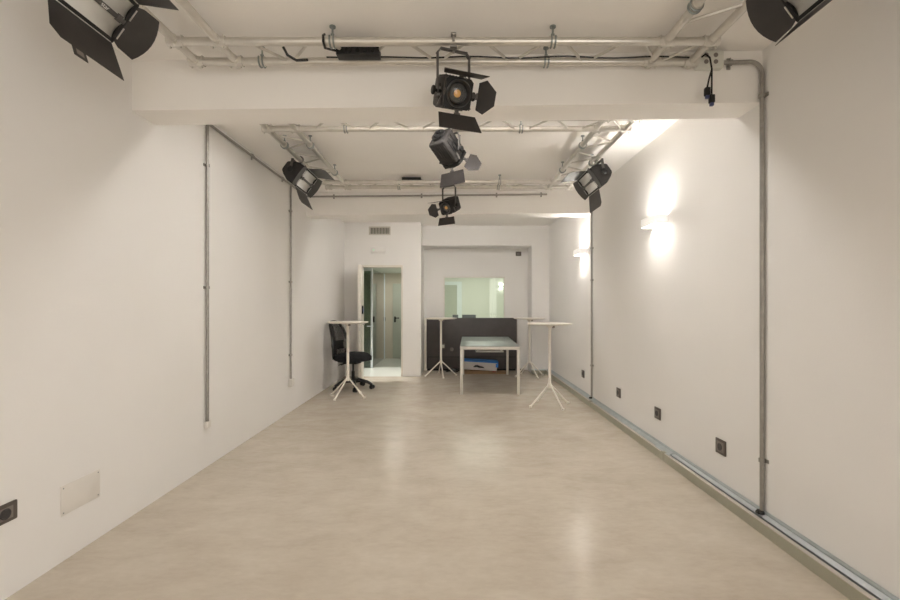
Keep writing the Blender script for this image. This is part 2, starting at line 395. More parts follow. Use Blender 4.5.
conduit('vertical conduit farther along the left wall ending in a pale box', [(xl, 5.86, Z1 - .013), (xl, 5.86, .43)], r,
        [((xl, 5.86, z), (0, 0, 1), (-1, 0, 0)) for z in (2.62, 1.7, .75)], (xl, 5.86, .35), 'white_plastic', q)
# near right: from beside the socket box, round the corner and down to the trunking
yc = 2.845
pts = [V((1.70, beam_y(1.7) - .02, 2.935)), V((xr - .075, yc - .004, 2.935))] + [V((xr - .075 + .075 * math.sin(a), yc - .004, 2.86 + .075 * math.cos(a))) for a in [PI / 2 * i / 8 for i in range(1, 9)]] + [V((xr, yc - .004, .098))]
conduit('vertical conduit bending from the first beam down the right wall', pts, .0135,
        [((1.755, beam_y(1.755) - .02, 2.935), (1, 0, 0), (0, 1, 0)), ((xr, yc - .004, 2.72), (0, 0, 1), (1, 0, 0)), ((xr, yc - .004, .42), (0, 0, 1), (1, 0, 0))], (xr, yc, .098))
conduit('far vertical conduit on the right wall under the second beam', [(xr, 6.335, 2.95), (xr, 6.335, .098)], r,
        [((xr, 6.335, 1.75), (0, 0, 1), (1, 0, 0)), ((xr, 6.335, .55), (0, 0, 1), (1, 0, 0)), ((xr, 6.335, 2.2), (0, 0, 1), (1, 0, 0))], (xr, 6.335, .098))

for yy in (yc - .004, 6.335):
    q = B(); q.lathe([(.0, .0865), (.026, .0865), (.026, .094), (.018, .106), (.0, .106)], (xr - .012, yy, 0), n=18)
    obj('cable_grommet', q, 'black_gloss', tr, off)
# ------------------------------------------------------------------ sockets and plates
def right_socket(y, label):
    loc = V((XR, y, .36))
    t = thing('wall_socket', label, 'socket', loc, 'sockets along the right wall')
    q = B(); q.box((XR - .012, y - .06, .305), (XR - .0005, y + .06, .415), bev=.004); obj('cover_plate', q, 'socket_frame', t, loc)
    q = B(); q.box((XR - .0135, y - .043, .322), (XR - .0115, y + .043, .398), bev=.001); obj('insert', q, 'plate_grey', t, loc)
    q = B(); q.lathe([(.026, .0), (.026, .004), (.020, .004), (.018, .001), (.0, .001)], (XR - .0135, y, .36), (-1, 0, 0)); obj('plug_well', q, 'socket_in', t, loc)
    return t
for y, l in ((3.30, 'dark square wall socket low on the right wall nearest the bent conduit'), (4.32, 'dark wall socket second from the bent conduit on the right wall'),
             (5.34, 'dark wall socket third along, just before the far right conduit'), (6.80, 'small dark wall socket beyond the far right conduit')):
    right_socket(y, l)
loc = V((XL, 2.08, .41))
t = thing('wall_socket', 'bronze-grey socket plate at the lower edge of the left wall', 'socket', loc)
q = B(); q.box((XL + .0005, 1.97, .365), (XL + .014, 2.19, .457), bev=.006, seg=3); obj('cover_plate', q, 'socket_frame', t, loc)
q = B(); q.box((XL + .0135, 2.00, .382), (XL + .0155, 2.165, .44), bev=.001); obj('insert', q, 'plate_grey', t, loc)
q = B(); q.lathe([(.026, .0), (.026, .004), (.021, .004), (.019, .001), (.0, .001)], (XL + .0155, 2.125, .411), (1, 0, 0)); obj('plug_well', q, 'socket_in', t, loc)
for k, y in enumerate((2.02, 2.075)):
    q = B()
    for z in (.395, .411, .427): q.cyl((XL + .015, y, z), (XL + .0165, y, z), .005, 10)
    obj('pin_holes', q, 'socket_in', t, loc)
loc = V((XL, 2.575, .33))
t = thing('access_panel', 'blank cream access plate screwed low on the left wall', 'access panel', loc)
q = B(); q.box((XL + .0005, 2.44, .249), (XL + .005, 2.71, .413), bev=.0015); obj('cover_plate', q, 'white_plastic', t, loc)
for y in (2.455, 2.695):
    for z in (.264, .398):
        q = B(); q.cyl((XL + .0045, y, z), (XL + .0062, y, z), .004, 10); obj('screw', q, 'dark_steel', t, loc)
loc = V((1.41, YR, 2.5))
t = thing('switch_plate', 'small dark switch plate high on the recess wall above the window', 'switch', loc)
q = B(); q.box((1.35, YR - .011, 2.456), (1.47, YR - .0005, 2.549), bev=.004); obj('cover_plate', q, 'socket_frame', t, loc)
for x in (1.39, 1.42): 
    q = B(); q.box((x - .011, YR - .014, 2.48), (x + .011, YR - .011, 2.525), bev=.001); obj('rocker', q, 'plate_grey', t, loc)
# vent and emergency light above the doorway
loc = V((-1.44, YD, 2.855))
t = thing('vent_grille', 'rectangular metal air vent grille high above the open doorway', 'vent', loc)
q = B(); x0, x1, z0, z1 = -1.65, -1.226, 2.772, 2.938; e = .022
for lo, hi in (((x0, z0), (x1, z0 + e)), ((x0, z1 - e), (x1, z1)), ((x0, z0 + e), (x0 + e, z1 - e)), ((x1 - e, z0 + e), (x1, z1 - e))):
    q.box((lo[0], YD - .014, lo[1]), (hi[0], YD - .0005, hi[1]))
obj('vent_frame', q, 'vent_metal', t, loc)
q = B(); q.box((x0 + e, YD - .003, z0 + e), (x1 - e, YD - .0005, z1 - e)); obj('vent_back', q, 'vent_dark', t, loc)
q = B()
for k in range(13):
    x = x0 + e + .014 + k * .0295; q.obox((x, YD - .008, (z0 + z1) / 2), (V((.8, .6, 0)), V((-.6, .8, 0)), V((0, 0, 1))), (.0045, .0012, (z1 - z0) / 2 - e))
obj('vent_slats', q, 'vent_metal', t, loc)
loc = V((-1.47, YD, 2.476))
t = thing('emergency_light', 'flush white emergency light with a green indicator above the doorway', 'emergency light', loc)
q = B(); q.box((-1.61, YD - .022, 2.414), (-1.325, YD - .0005, 2.538), bev=.008); obj('housing', q, 'wall', t, loc)
q = B(); q.box((-1.595, YD - .025, 2.428), (-1.34, YD - .021, 2.524), bev=.002); obj('diffuser', q, 'wall', t, loc)
q = B(); q.lathe([(.009, 0), (.008, .006), (.0, .008)], (-1.555, YD - .025, 2.478), (0, -1, 0), 14); obj('indicator', q, 'led_green', t, loc)

# ------------------------------------------------------------------ wall sconces
def sconce(y0, y1, label, x=XR, z0=2.15, z1=2.232, estr=None):
    loc = V((x, (y0 + y1) / 2, z0)); d = .125; w = .006
    t = thing('wall_sconce', label, 'wall lamp', loc, 'up and down wall lamps')
    q = B()
    q.box((x - d, y0, z0), (x - d + w, y1, z1), bev=.0015); q.box((x - d + w, y0, z0), (x - .001, y0 + w, z1)); q.box((x - d + w, y1 - w, z0), (x - .001, y1, z1))
    q.box((x - .006, y0 + w, z0), (x - .001, y1 - w, z1))
    obj('lamp_housing', q, 'shade', t, loc)
    for zz, s_ in ((z1 - .020, 1), (z0 + .016, -1)):
        q = B(); q.box((x - d + .008, y0 + .008, zz), (x - .022, y1 - .008, zz + .004))
        obj('diffuser', q, 'lamp' if s_ > 0 else 'lamp_low', t, loc)
    return t
sconce(4.12, 4.42, 'lit white box wall lamp on the right wall between the two conduits')
sconce(6.59, 6.90, 'lit white box wall lamp on the right wall beyond the second beam')
# lamp in the control room, on its back wall
loc = V((1.376, CY, 1.90))
t = thing('wall_sconce', 'small bright lamp on the pale green wall seen through the window', 'wall lamp', loc)
q = B(); q.box((1.32, CY - .09, 1.91), (1.43, CY - .001, 1.96), bev=.004); obj('lamp_housing', q, 'white_trim', t, loc)
q = B(); q.box((1.33, CY - .08, 1.961), (1.42, CY - .012, 1.965)); obj('diffuser', q, 'small_lamp', t, loc)
q = B(); q.box((1.33, CY - .08, 1.905), (1.42, CY - .012, 1.909)); obj('diffuser', q, 'small_lamp', t, loc)

# added fill lamps, shaped as ceiling battens, on the far sides of both beams
def fill(y, x0, x1, mat, label):
    loc = V(((x0 + x1) / 2, y, ZC)); t = thing('hidden_fill_lamp', label, 'fill lamp', loc, 'added fill lamps behind the beams')
    q = B(); q.box((x0 - .02, y - .07, ZC - .045), (x1 + .02, y + .07, ZC - .0005), bev=.006); obj('lamp_housing', q, 'white_plastic', t, loc)
    q = B(); q.box((x0, y - .055, ZC - .085), (x1, y + .055, ZC - .0455), bev=.008); obj('diffuser', q, mat, t, loc)
fill(3.40, -1.0, 1.0, 'fill_a', 'unseen batten lamp hidden behind the nearest beam')
fill(6.90, -.9, .9, 'fill_b', 'unseen batten lamp hidden behind the second beam')

# ------------------------------------------------------------------ trusses
TR = .024; ZT = 2.93
LXo, LXi, RXi, RXo = -1.61, -1.365, 1.24, 1.495
def hanger(t, loc, p, ax):
    p = V(p); ax = V(ax)
    hg = B(); hg.cyl(p - ax * .022, p + ax * .022, TR + .006, 18); c_ = obj('hanger', hg, 'alu', t, loc)
    q = B(); q.cyl(p + V((0, 0, TR)), (p.x, p.y, ZC - .006), .006, 8); q.cyl((p.x, p.y, ZC - .008), (p.x, p.y, ZC - .0005), .018, 14); q.cyl(p + V((0, 0, TR + .004)), p + V((0, 0, TR + .020)), .011, 6)
    obj('threaded_rod', q, 'dark_steel', c_, loc)
    q = B(); [q.tube([p + ax * e_ + (ax.cross(V((0, 0, 1))) * math.cos(a) + V((0, 0, 1)) * math.sin(a)) * (TR + .009) for a in [PI * .8 + PI * 1.4 * i / 12 for i in range(13)]], .0055, 6) for e_ in (-.011, .011)]
    obj('clamp_band', q, 'dark_steel', c_, loc)
def truss(label, a, b_, wd, phase, hang=(), corners=(), period=.46, name='lighting_truss'):
    a, b_, wd = V(a), V(b_), V(wd); loc = (a + b_) / 2; ax = (b_ - a).normalized(); L = (b_ - a).length
    t = thing(name, label, 'lighting truss', loc, 'aluminium ladder trusses under the ceiling')
    for k in (0, 1):
        q = B(); q.cyl(a + wd * k, b_ + wd * k, TR, 18); obj('chord', q, 'alu', t, loc)
    s = phase
    while s + period * .36 < L:
        for sg in (-1, 1):
            p0 = a + ax * (s + sg * .02) + wd * .93; p1 = a + ax * (s + sg * period * .36) + wd * .07
            if 0 < (p1 - a).dot(ax) < L:
                q = B(); q.cyl(p0, p1, .009, 8); obj('brace', q, 'alu', t, loc)
        s += period
    for d, k in hang: hanger(t, loc, a + ax * d + wd * k, ax)
    for d in corners:
        p = a + ax * d
        q = B(); q.cyl(p + wd * .1, p + wd * .9, TR * .92, 14); obj('corner_tube', q, 'alu', t, loc)
        for k in (0, 1):
            q = B(); q.cyl(p + wd * k - ax * .045, p + wd * k + ax * .045, TR + .007, 16)
            for s_ in (-.03, .03): q.cyl(p + wd * k + ax * s_ + V((0, 0, -TR - .016)), p + wd * k + ax * s_ + V((0, 0, TR + .014)), .006, 8)
            q.cyl(p + wd * k - wd.normalized() * .038, p + wd * k + wd.normalized() * .038, TR + .004, 14)
            obj('coupler', q, 'alu', t, loc)
    return t
CN, CF = 2.615, 2.83                          # near crosswise truss
w1 = CF - CN
L0 = LXo - TR
truss('crosswise ladder truss just in front of the nearest beam', (L0, CN, ZT), (RXo + TR, CN, ZT), (0, w1, 0), .62,
      hang=((-.70 - L0, 0), (.58 - L0, 0), (-1.20 - L0, 1), (.585 - L0, 1)), corners=(LXo - L0, LXi - L0, RXi - L0, RXo - L0))
truss('near lengthwise ladder truss on the left, carrying the largest black floodlight', (LXo, -1.2, ZT), (LXo, CN - TR - .008, ZT), (LXi - LXo, 0, 0), .12, hang=((2.3, 0),))
truss('near lengthwise ladder truss on the right, next to the socket box', (RXi, -1.2, ZT), (RXi, CN - TR - .008, ZT), (RXo - RXi, 0, 0), .25, hang=((3.50, 0), (3.4, 1)))
F0, F1, G0, G1 = 3.68, 3.91, 5.60, 5.84
truss('crosswise ladder truss just behind the nearest beam', (L0, F1, ZT), (RXo + TR, F1, ZT), (0, F0 - F1, 0), .62,
      hang=((-.93 - L0, 0), (.59 - L0, 0)), corners=(LXo - L0, LXi - L0, RXi - L0, RXo - L0))
truss('farthest crosswise ladder truss before the second beam', (L0, G0, ZT), (RXo + TR, G0, ZT), (0, G1 - G0, 0), .55,
      hang=((-.70 - L0, 1), (.58 - L0, 0), (.585 - L0, 1)), corners=(LXo - L0, LXi - L0, RXi - L0, RXo - L0))
truss('lengthwise ladder truss behind the nearest beam on the left side', (LXo, F1 + TR + .008, ZT), (LXo, G0 - TR - .008, ZT), (LXi - LXo, 0, 0), .28, hang=((.36, 0), (.36, 1), (1.25, 1)))
truss('lengthwise ladder truss behind the nearest beam on the right side', (RXi, F1 + TR + .008, ZT), (RXi, G0 - TR - .008, ZT), (RXo - RXi, 0, 0), .28, hang=((.36, 0), (1.15, 0), (.9, 1)))

# dimmer bars, cables, junction box
loc = V((-.57, 2.71, ZT))
t = thing('power_bar', 'black power distribution bar resting on the near crosswise truss', 'power bar', loc)
q = B(); q.box((-.70, 2.685, ZT - .034), (-.44, 2.755, ZT + .014), bev=.006); obj('casing', q, 'black', t, loc)
q = B()
for k in range(5): q.cyl((-.66 + k * .045, 2.682, ZT - .01), (-.66 + k * .045, 2.687, ZT - .01), .012, 12)
obj('outlets', q, 'black_gloss', t, loc)
q = B(); q.tube([(-.70, 2.70, ZT - .005), (-.735, 2.67, ZT - .012), (-.745, 2.62, ZT - .034), (-.745, 2.582, ZT - .018), (-.745, 2.58, ZT + .016), (-.742, 2.60, ZT + .034)], .007, 8); obj('lead', q, 'black_gloss', t, loc)
loc = V((-.52, 5.74, ZT))
t = thing('power_bar', 'black power bar lying on the farthest crosswise truss', 'power bar', loc)
q = B(); q.box((-.64, 5.61, ZT + .026), (-.40, 5.68, ZT + .066), bev=.006); obj('casing', q, 'black', t, loc)
q = B(); q.tube([(-.40, 5.65, ZT + .04), (-.34, 5.66, ZT + .03), (-.28, 5.70, ZT - .005)], .007, 8); obj('lead', q, 'black_gloss', t, loc)
q = B(); pts = [V((-.78 + 2.24 * i / 24, 2.775 + .006 * math.sin(i * 1.1), ZT - .002 + .003 * math.sin(i * .9))) for i in range(25)]
q.tube(pts, .005, 8); obj('power_cable', q, 'black_gloss', label='thin black cable strung along the near crosswise truss', cat='cable')
for x0_, x1_, i_ in ((-1.02, -.92, 0),):
    q = B(); q.tube([(-1.02, 2.70, ZT + .02), (-1.00, 2.72, ZT - .02), (-.96, 2.76, ZT - .03), (-.90, 2.79, ZT - .01)], .008, 8)
    obj('cable_hook', q, 'black_gloss', label='short black curved cable stub hanging from the near crosswise truss', cat='cable')
bx = 1.62; by = beam_y(bx); loc = V((bx, by, 2.947))
t = thing('socket_box', 'pale grey box of ceiling sockets fixed on the nearest beam', 'socket box', loc)
q = B(); q.box((bx - .085, by - .05, 2.892), (bx + .085, by - .001, 3.002), bev=.01); obj('box_body', q, 'box_plastic', t, loc)
for k in range(4):
    x = bx - .05 + (k % 2) * .06 + .02; z = 2.928 + (k // 2) * .042
    q = B(); q.lathe([(.014, 0), (.014, .003), (.010, .003), (.009, .001), (0, .001)], (x, by - .05, z), (0, -1, 0), 16); obj('outlet', q, 'plate_grey', t, loc)
loc = V((1.59, 2.80, 2.95))
t = thing('power_lead', 'black twin lead with two plugs dangling below the beam socket box', 'cable', loc)
for dx, zb in ((-.022, 2.745), (.006, 2.70)):
    q = B(); q.tube([(1.560, by - .052, 2.955), (1.572, 2.80, 2.962), (1.59, 2.785, 2.93), (1.602 , 2.785, 2.86), (1.598 + dx * .6, 2.785, 2.80), (1.595 + dx, 2.785, zb)], .0055, 8); obj('cord', q, 'black_gloss', t, loc)
    q = B(); q.box((1.580 + dx, 2.770, zb - .05), (1.610 + dx, 2.80, zb), bev=.005); pg = obj('plug', q, 'black', t, loc)
    q = B(); q.box((1.585 + dx, 2.775, zb - .068), (1.605 + dx, 2.795, zb - .049), bev=.002); obj('plug_tip', q, 'plug_blue', pg, loc)

# ------------------------------------------------------------------ fresnel spotlights
def frame(aim):
    a = V(aim).normalized(); r_ = a.cross(V((0, 0, 1))).normalized(); u = r_.cross(a).normalized()
    return a, r_, u
def fresnel(label, tube_p, aim, drop, flaps, pan=None, s=1.0, root_mat='black'):
    """tube_p: centre of the tube it hangs from; flaps: angle from the aim axis for (top, right, bottom, left), None = missing"""
    loc = V(tube_p); a, r_, u = frame(aim)
    t = thing('stage_spotlight', label, 'spotlight', loc, 'black barn door spotlights on the crosswise trusses')
    P = loc + V((0, 0, -drop))
    ax = (r_, u, a)
    W, H = .076 * s, .082 * s
    # housing with ribs
    q = B(); q.obox(P - a * .045 * s, ax, (W, H, .105 * s), bev=.016 * s, seg=3)
    for k in range(-3, 4):
        q.obox(P - a * .05 * s + u * (H + .002) + r_ * k * .02 * s, ax, (.003, .007, .07 * s))
        q.obox(P - a * (.05 + .0) * s - u * (H + .0) + r_ * k * .02 * s, ax, (.003, .005, .07 * s))
    for sg in (-1, 1):
        for k in range(3): q.obox(P - a * .07 * s + r_ * sg * (W + .001) + u * (k - 1) * .034 * s, ax, (.005, .007, .05 * s), bev=.002)
    hs = obj('housing', q, 'grey_body', t, loc)
    for sg in (-1, 1):
        for k in range(2):
            q = B(); q.obox(P - a * (.04) * s + r_ * sg * (W + .001) + u * (k * 2 - 1) * .017 * s, ax, (.0012, .006, .032 * s)); obj('vent_slot', q, 'black_gloss', hs, loc)
    q = B(); q.cyl(P - a * .150 * s, P - a * .168 * s, .055 * s, 20); q.obox(P - a * .172 * s + u * .02, ax, (.028 * s, .012 * s, .012 * s), bev=.003); q.cyl(P - a * .17 * s - u * .03 * s, P - a * .19 * s - u * .03 * s, .014 * s, 14)
    obj('back_cover', q, 'black', t, loc)
    # front plate, ring, barrel, lens
    fc = P + a * .066 * s; w = .082 * s
    q = B(); n = 28; R1 = .074 * s
    sq = []
    for k in range(n):
        an = 2 * PI * k / n; c_, s_ = math.cos(an), math.sin(an); m = max(abs(c_), abs(s_)); sq.append((c_ / m * w, s_ / m * w, c_ * R1, s_ * R1))
    for z in (0,):
        o1 = [q.bm.verts.new(fc + r_ * x + u * y) for x, y, _, _ in sq]; i1 = [q.bm.verts.new(fc + r_ * x + u * y) for _, _, x, y in sq]
        o2 = [q.bm.verts.new(fc + a * .02 * s + r_ * x + u * y) for x, y, _, _ in sq]; i2 = [q.bm.verts.new(fc + a * .02 * s + r_ * x + u * y) for _, _, x, y in sq]
        for k in range(n):
            j = (k + 1) % n
            q.bm.faces.new((o1[k], o1[j], o2[j], o2[k])); q.bm.faces.new((i1[k], i2[k], i2[j], i1[j])); q.bm.faces.new((o2[k], o2[j], i2[j], i2[k])); q.bm.faces.new((o1[k], i1[k], i1[j], o1[j]))
    obj('front_plate', q, 'black', t, loc)
    q = B(); q.lathe([(.074 * s, -.004), (.074 * s, .032 * s), (.069 * s, .034 * s), (.065 * s, .028 * s), (.060 * s, -.0), (.055 * s, -.004)], fc, a, 32)
    q2 = q; obj('lens_ring', q2, 'lens_tube', t, loc)
    q = B(); q.lathe([(.060 * s, -.001), (.060 * s, .002), (.050 * s, .012 * s), (.032 * s, .019 * s), (.001, .022 * s)], fc + a * .001, a, 28); ln_ = obj('lens', q, 'lens', t, loc)
    q = B(); q.lathe([(.021 * s, 0), (.021 * s, .0022), (.0, .0022)], fc - a * .0005, a, 20); obj('light_source', q, 'amber', ln_, loc, label='amber disc behind the lens')
    # barn doors
    bc = fc + a * .024 * s
    dirs = (u, r_, -u, -r_)
    for k, an in enumerate(flaps):
        if an is None: continue
        d = dirs[k]; sd = dirs[(k + 1) % 4]; hb = bc + d * (w + .004)
        out = a * math.cos(an) + d * math.sin(an); nn = out.cross(sd).normalized()
        Lf = (.100 if k % 2 == 0 else .112) * s; h0 = (w * 1.36) if k % 2 == 0 else w * .72; h1 = h0 * (1.28 if k % 2 == 0 else .62)
        hb = hb + out * .030
        if k % 2 == 0: poly = [hb - sd * h0, hb + sd * h0, hb + out * Lf + sd * h1, hb + out * Lf - sd * h1 * .82]
        else: poly = [hb - sd * h0 * 1.2, hb + sd * h0 * 1.2, hb + out * Lf * .42 + sd * h0 * 1.5, hb + out * Lf + sd * h1, hb + out * Lf - sd * h1, hb + out * Lf * .42 - sd * h0 * 1.5]
        q = B(); q.prism(poly, nn * .0022)
        fl = obj('barn_door', q, 'flap', t, loc)
        q = B(); q.cyl(hb - sd * .018 - out * .004, hb + sd * .018 - out * .004, .006 * s, 10); q.obox(hb - out * .016, (sd, out, nn), (.011, .018, .004)); obj('flap_hinge', q, 'yoke', fl, loc)
    # yoke
    yr = V((r_.x, r_.y, 0)).normalized(); fw = V((0, 0, 1)).cross(yr); yw = W + .022
    top = loc + V((0, 0, -TR - .030))
    q = B()
    zz = V((0, 0, 1)); hh = (top - P).z
    bar = (.0035, .014)
    path = []
    for sg in (1, -1):
        q.obox(P + yr * yw * sg + zz * (hh * .5 - .02), (yr, fw, zz), (bar[0], bar[1], hh * .5 - .006), bev=.002)
        q.obox(P + yr * (yw - .006) * sg + zz * (hh - .018), (V((.707 * yr.x * sg, .707 * yr.y * sg, .707)), fw, V((-.707 * yr.x * sg, -.707 * yr.y * sg, .707))), (.0035, bar[1], .016), bev=.001)
        q.obox(P + yr * (yw - .012) * sg - zz * .052 + fw * (.0), (V((yr.x * .9, yr.y * .9, sg * .42)).normalized(), fw, V((-yr.x * .42 * sg, -yr.y * .42 * sg, .9)).normalized()), (.0035, bar[1] * .8, .034), bev=.001)
    q.obox(top, (yr, fw, zz), (yw - .014, bar[1], .0035), bev=.002)
    obj('yoke', q, 'yoke', t, loc)
    for sg in (1, -1):
        q = B(); q.cyl(P + yr * sg * W, P + yr * sg * (yw + .024), .009, 12)
        q.lathe([(.006, 0), (.024, .004), (.026, .012), (.022, .018), (.0, .018)], P + yr * sg * (yw + .016), yr * sg, 14)
        obj('tilt_knob', q, 'black', t, loc)
    cl = B(); cl.tube([loc + fw.cross(zz) * 0 + (V((0, 1, 0)) * math.cos(x) + zz * math.sin(x)) * (TR + .0085) for x in [PI * -.15 + PI * 1.3 * i / 12 for i in range(13)]], .007, 8)
    cl.cyl(top - zz * .012, loc - zz * (TR - .002), .008, 12); cl.obox(loc - zz * (TR + .012), (V((1, 0, 0)), V((0, 1, 0)), zz), (.02, .026, .007), bev=.002)
    cl.box(loc + V((-.016, -.036, TR - .0)), loc + V((.016, .036, TR + .012)), bev=.003)
    obj('hook_clamp', cl, 'steel', t, loc)
    return t
rd = math.radians
fresnel('black spotlight with amber lens facing forward under the near crosswise truss', (.003, CN, ZT), (.33, -.86, -.42), .300, (rd(8), rd(20), rd(50), rd(42)))
fresnel('black spotlight aimed away and down behind the nearest beam', (-.03, F1, ZT), (.50, .60, -.54), .20, (None, rd(40), rd(45), None), s=1.12)
fresnel('small distant black spotlight hanging from the farthest crosswise truss', (-.05, G0, ZT), (-.52, -.74, -.46), .30, (rd(15), rd(50), rd(50), None))

# ------------------------------------------------------------------ wide floodlights on the lengthwise trusses
def floodlight(label, C, side, tube_x, fl=(30, 85, 28, 80), tab=False, text=None, flare=.035):
    """side +1: hangs on the left and faces right. fl: flap angles from the normal: top, far end, bottom, near end"""
    C = V(C); loc = V((tube_x, C.y, ZT)); sg = side
    n = V((.81 * sg, 0, -.586)).normalized(); u = V((0, 1, 0)); v = V((-.586 * sg, 0, -.81)).normalized()
    t = thing('floodlight', label, 'floodlight', loc, 'black twin panel floodlights on the lengthwise trusses')
    L, W = .165, .098                                   # half sizes of the opening
    P = lambda uu, vv, nn: C + u * uu + v * vv + n * nn
    q = B()
    o_ = .012; pr = [(-W - o_, -.006), (W + o_, -.006), (W + o_, -.085), (W - .02, -.15), (W * .5, -.19), (-W * .5, -.19), (-W + .02, -.15), (-W - o_, -.085)]
    q.prism([P(0, a, b_) for a, b_ in pr], u * (2 * L + .05))
    bmesh.ops.bevel(q.bm, geom=list(q.bm.edges), offset=.006, segments=2, affect='EDGES')
    for k in (-1, 1):
        q.prism([P(k * (L + .028), a * .82, -.095 + (b_ + .095) * .82) for a, b_ in pr], u * .012)
    for k in range(6): q.obox(P(-.12 + k * .048, 0, -.193), (u, v, n), (.004, W * .45, .006))
    obj('housing', q, 'grey_body', t, loc)
    q = B(); f_ = .018
    for vv in (-1, 1): q.obox(P(0, vv * (W + .002), .002), (u, v, n), (L + .012, f_ / 2, .012), bev=.002)
    for uu in (-1, 1): q.obox(P(uu * (L + .004), 0, .002), (u, v, n), (f_ / 2, W + .008, .012), bev=.002)
    obj('front_frame', q, 'black', t, loc)
    for k in (-1, 1):
        def fn(i, j, k=k):
            vv = k * (.010 + (W - .010) * j); dip = math.sin(PI * j) * .011
            return P(-L + 2 * L * i, vv, .010 - dip)
        q = B(); q.grid(fn, 2, 12)
        obj('reflector', q, 'reflector', t, loc, solid=.002)
    q = B(); q.obox(P(0, 0, .008), (u, v, n), (L, .011, .010), bev=.002); q.obox(P(L - .035, 0, .012), (u, v, n), (.012, .017, .010), bev=.002); q.obox(P(-L + .035, 0, .012), (u, v, n), (.012, .017, .010), bev=.002)
    cb = obj('centre_bar', q, 'yoke', t, loc)
    if text:
        cu = bpy.data.curves.new('lettering', 'FONT'); cu.body = text; cu.size = .027; cu.extrude = .0006; cu.align_x = 'CENTER'; cu.align_y = 'CENTER'
        to = bpy.data.objects.new('tmp', cu); COL.objects.link(to)
        dg = bpy.context.evaluated_depsgraph_get(); me = bpy.data.meshes.new_from_object(to.evaluated_get(dg))
        bpy.data.objects.remove(to)
        up_ = -v; R = Matrix((u, up_, u.cross(up_))).transposed().to_4x4()
        if R.to_3x3().col[2].dot(n) < 0: R = Matrix((-u, up_, (-u).cross(up_))).transposed().to_4x4()
        me.transform(Matrix.Translation(P(0.045, 0, .0187) - loc) @ R)
        me.name = 'lettering'; me.materials.clear(); me.materials.append(M['letter'])
        lo = bpy.data.objects.new('lettering', me); COL.objects.link(lo); lo.parent = cb
    # flaps: long ones along u
    for vv, an in ((-1, fl[0]), (1, fl[2])):
        an = rd(an); h = P(0, vv * (W + .012), .012); out = n * math.cos(an) + v * vv * math.sin(an); nn = out.cross(u).normalized(); Lf = .18
        q = B(); q.prism([h - u * (L - .005), h + u * (L + .006), h + out * Lf + u * (L + flare), h + out * Lf * .98 - u * (L - .01), h + out * Lf * .80 - u * (L + .03)], nn * .0022)
        fo_ = obj('barn_door', q, 'flap', t, loc)
        q = B(); q.tube([h - u * (L - .01), h + u * (L - .0)], .0038, 8)
        obj('hinge_strip', q, 'silver', fo_, loc, label='bare metal hinge strip')
        if tab and vv == 1:
            q = B(); m = h + out * Lf * .97 - u * .07; q.prism([m - u * .035, m + u * .035, m + u * .035 + out * .042, m - u * .035 + out * .042], nn * .002); tb = obj('grip_tab', q, 'flap', fo_, loc)
            q = B(); q.prism([m - u * .018 + out * .008, m + u * .018 + out * .008, m + u * .018 + out * .03, m - u * .018 + out * .03], nn * .0045); obj('tab_label', q, 'plate_grey', tb, loc, label='grey sticker')
    for uu, an in ((1, fl[1]), (-1, fl[3])):
        an = rd(an); h = P(uu * (L + .014), 0, .012); out = n * math.cos(an) + u * uu * math.sin(an); nn = out.cross(v).normalized(); Lf = .155
        pts = [h - v * (W - .0), h + v * (W - .0), h + out * .03 + v * (W + .012)]
        for i in range(9):
            x = 1 - 2 * i / 8; pts.append(h + out * (Lf * .78 + .04 * (1 - x * x)) + v * x * (W + .018))
        pts.append(h + out * .03 - v * (W + .012))
        q = B(); q.prism(pts, nn * .0022); fo_ = obj('barn_door', q, 'flap', t, loc)
        for vv in (-.052, .052):
            q = B(); q.obox(h + v * vv + n * .002, (v, out, nn), (.030, .0028, .004), bev=.001)
            obj('hinge_strip', q, 'silver', fo_, loc, label='bare metal hinge strip')
    # yoke: arms at both ends, crossbar along the truss tube
    pv = P(0, 0, -.10); ztop = ZT - TR - .045; ua = L + .062; zz = V((0, 0, 1)); ex = V((1, 0, 0))
    q = B()
    for k in (-1, 1):
        p0 = pv + u * k * ua; ct = V((loc.x, p0.y, ztop)); dd = ct - p0
        dz = dd.normalized(); dx = u.cross(dz).normalized()
        q.obox((p0 + ct) / 2, (dx, u, dz), (.013, .003, dd.length / 2 + .012), bev=.001)
    q.box((loc.x - .013, C.y - ua - .003, ztop - .003), (loc.x + .013, C.y + ua + .003, ztop + .004), bev=.001)
    obj('yoke', q, 'yoke', t, loc)
    for k in (-1, 1):
        q = B(); p0 = pv + u * k * (ua - .03); q.cyl(p0, p0 + u * k * .05, .010, 12); q.lathe([(.012, 0), (.030, .003), (.032, .012), (.024, .020), (.010, .024), (.0, .024)], pv + u * k * (ua + .004), u * k, 10)
        obj('tilt_knob', q, 'black', t, loc)
    q = B(); q.cyl((loc.x, C.y, ztop), (loc.x, C.y, ZT - TR), .008, 10)
    q.tube([loc + (ex * math.cos(x) + zz * math.sin(x)) * (TR + .0085) for x in [PI * -.5 + PI * 1.35 * i / 12 for i in range(13)]], .008, 8)
    obj('hook_clamp', q, 'steel', t, loc)
    return t
floodlight('largest black floodlight hanging at the upper left, two white panels showing', (-1.545, 1.935, 2.725), 1, LXo, fl=(30, 85, 38, 80), tab=True, text='star', flare=.02)
floodlight('black floodlight beneath the left lengthwise truss past the nearest beam', (-1.55, 4.74, 2.705), 1, LXo, fl=(30, 85, 33, 80))
floodlight('grey-lit floodlight beneath the right lengthwise truss past the nearest beam', (1.43, 4.74, 2.68), -1, RXo, fl=(30, 85, 60, 80))
floodlight('black floodlight hanging at the upper right above the bent conduit', (1.41, 1.735, 2.695), -1, RXo, fl=(30, 85, 8, 80), flare=-.035)

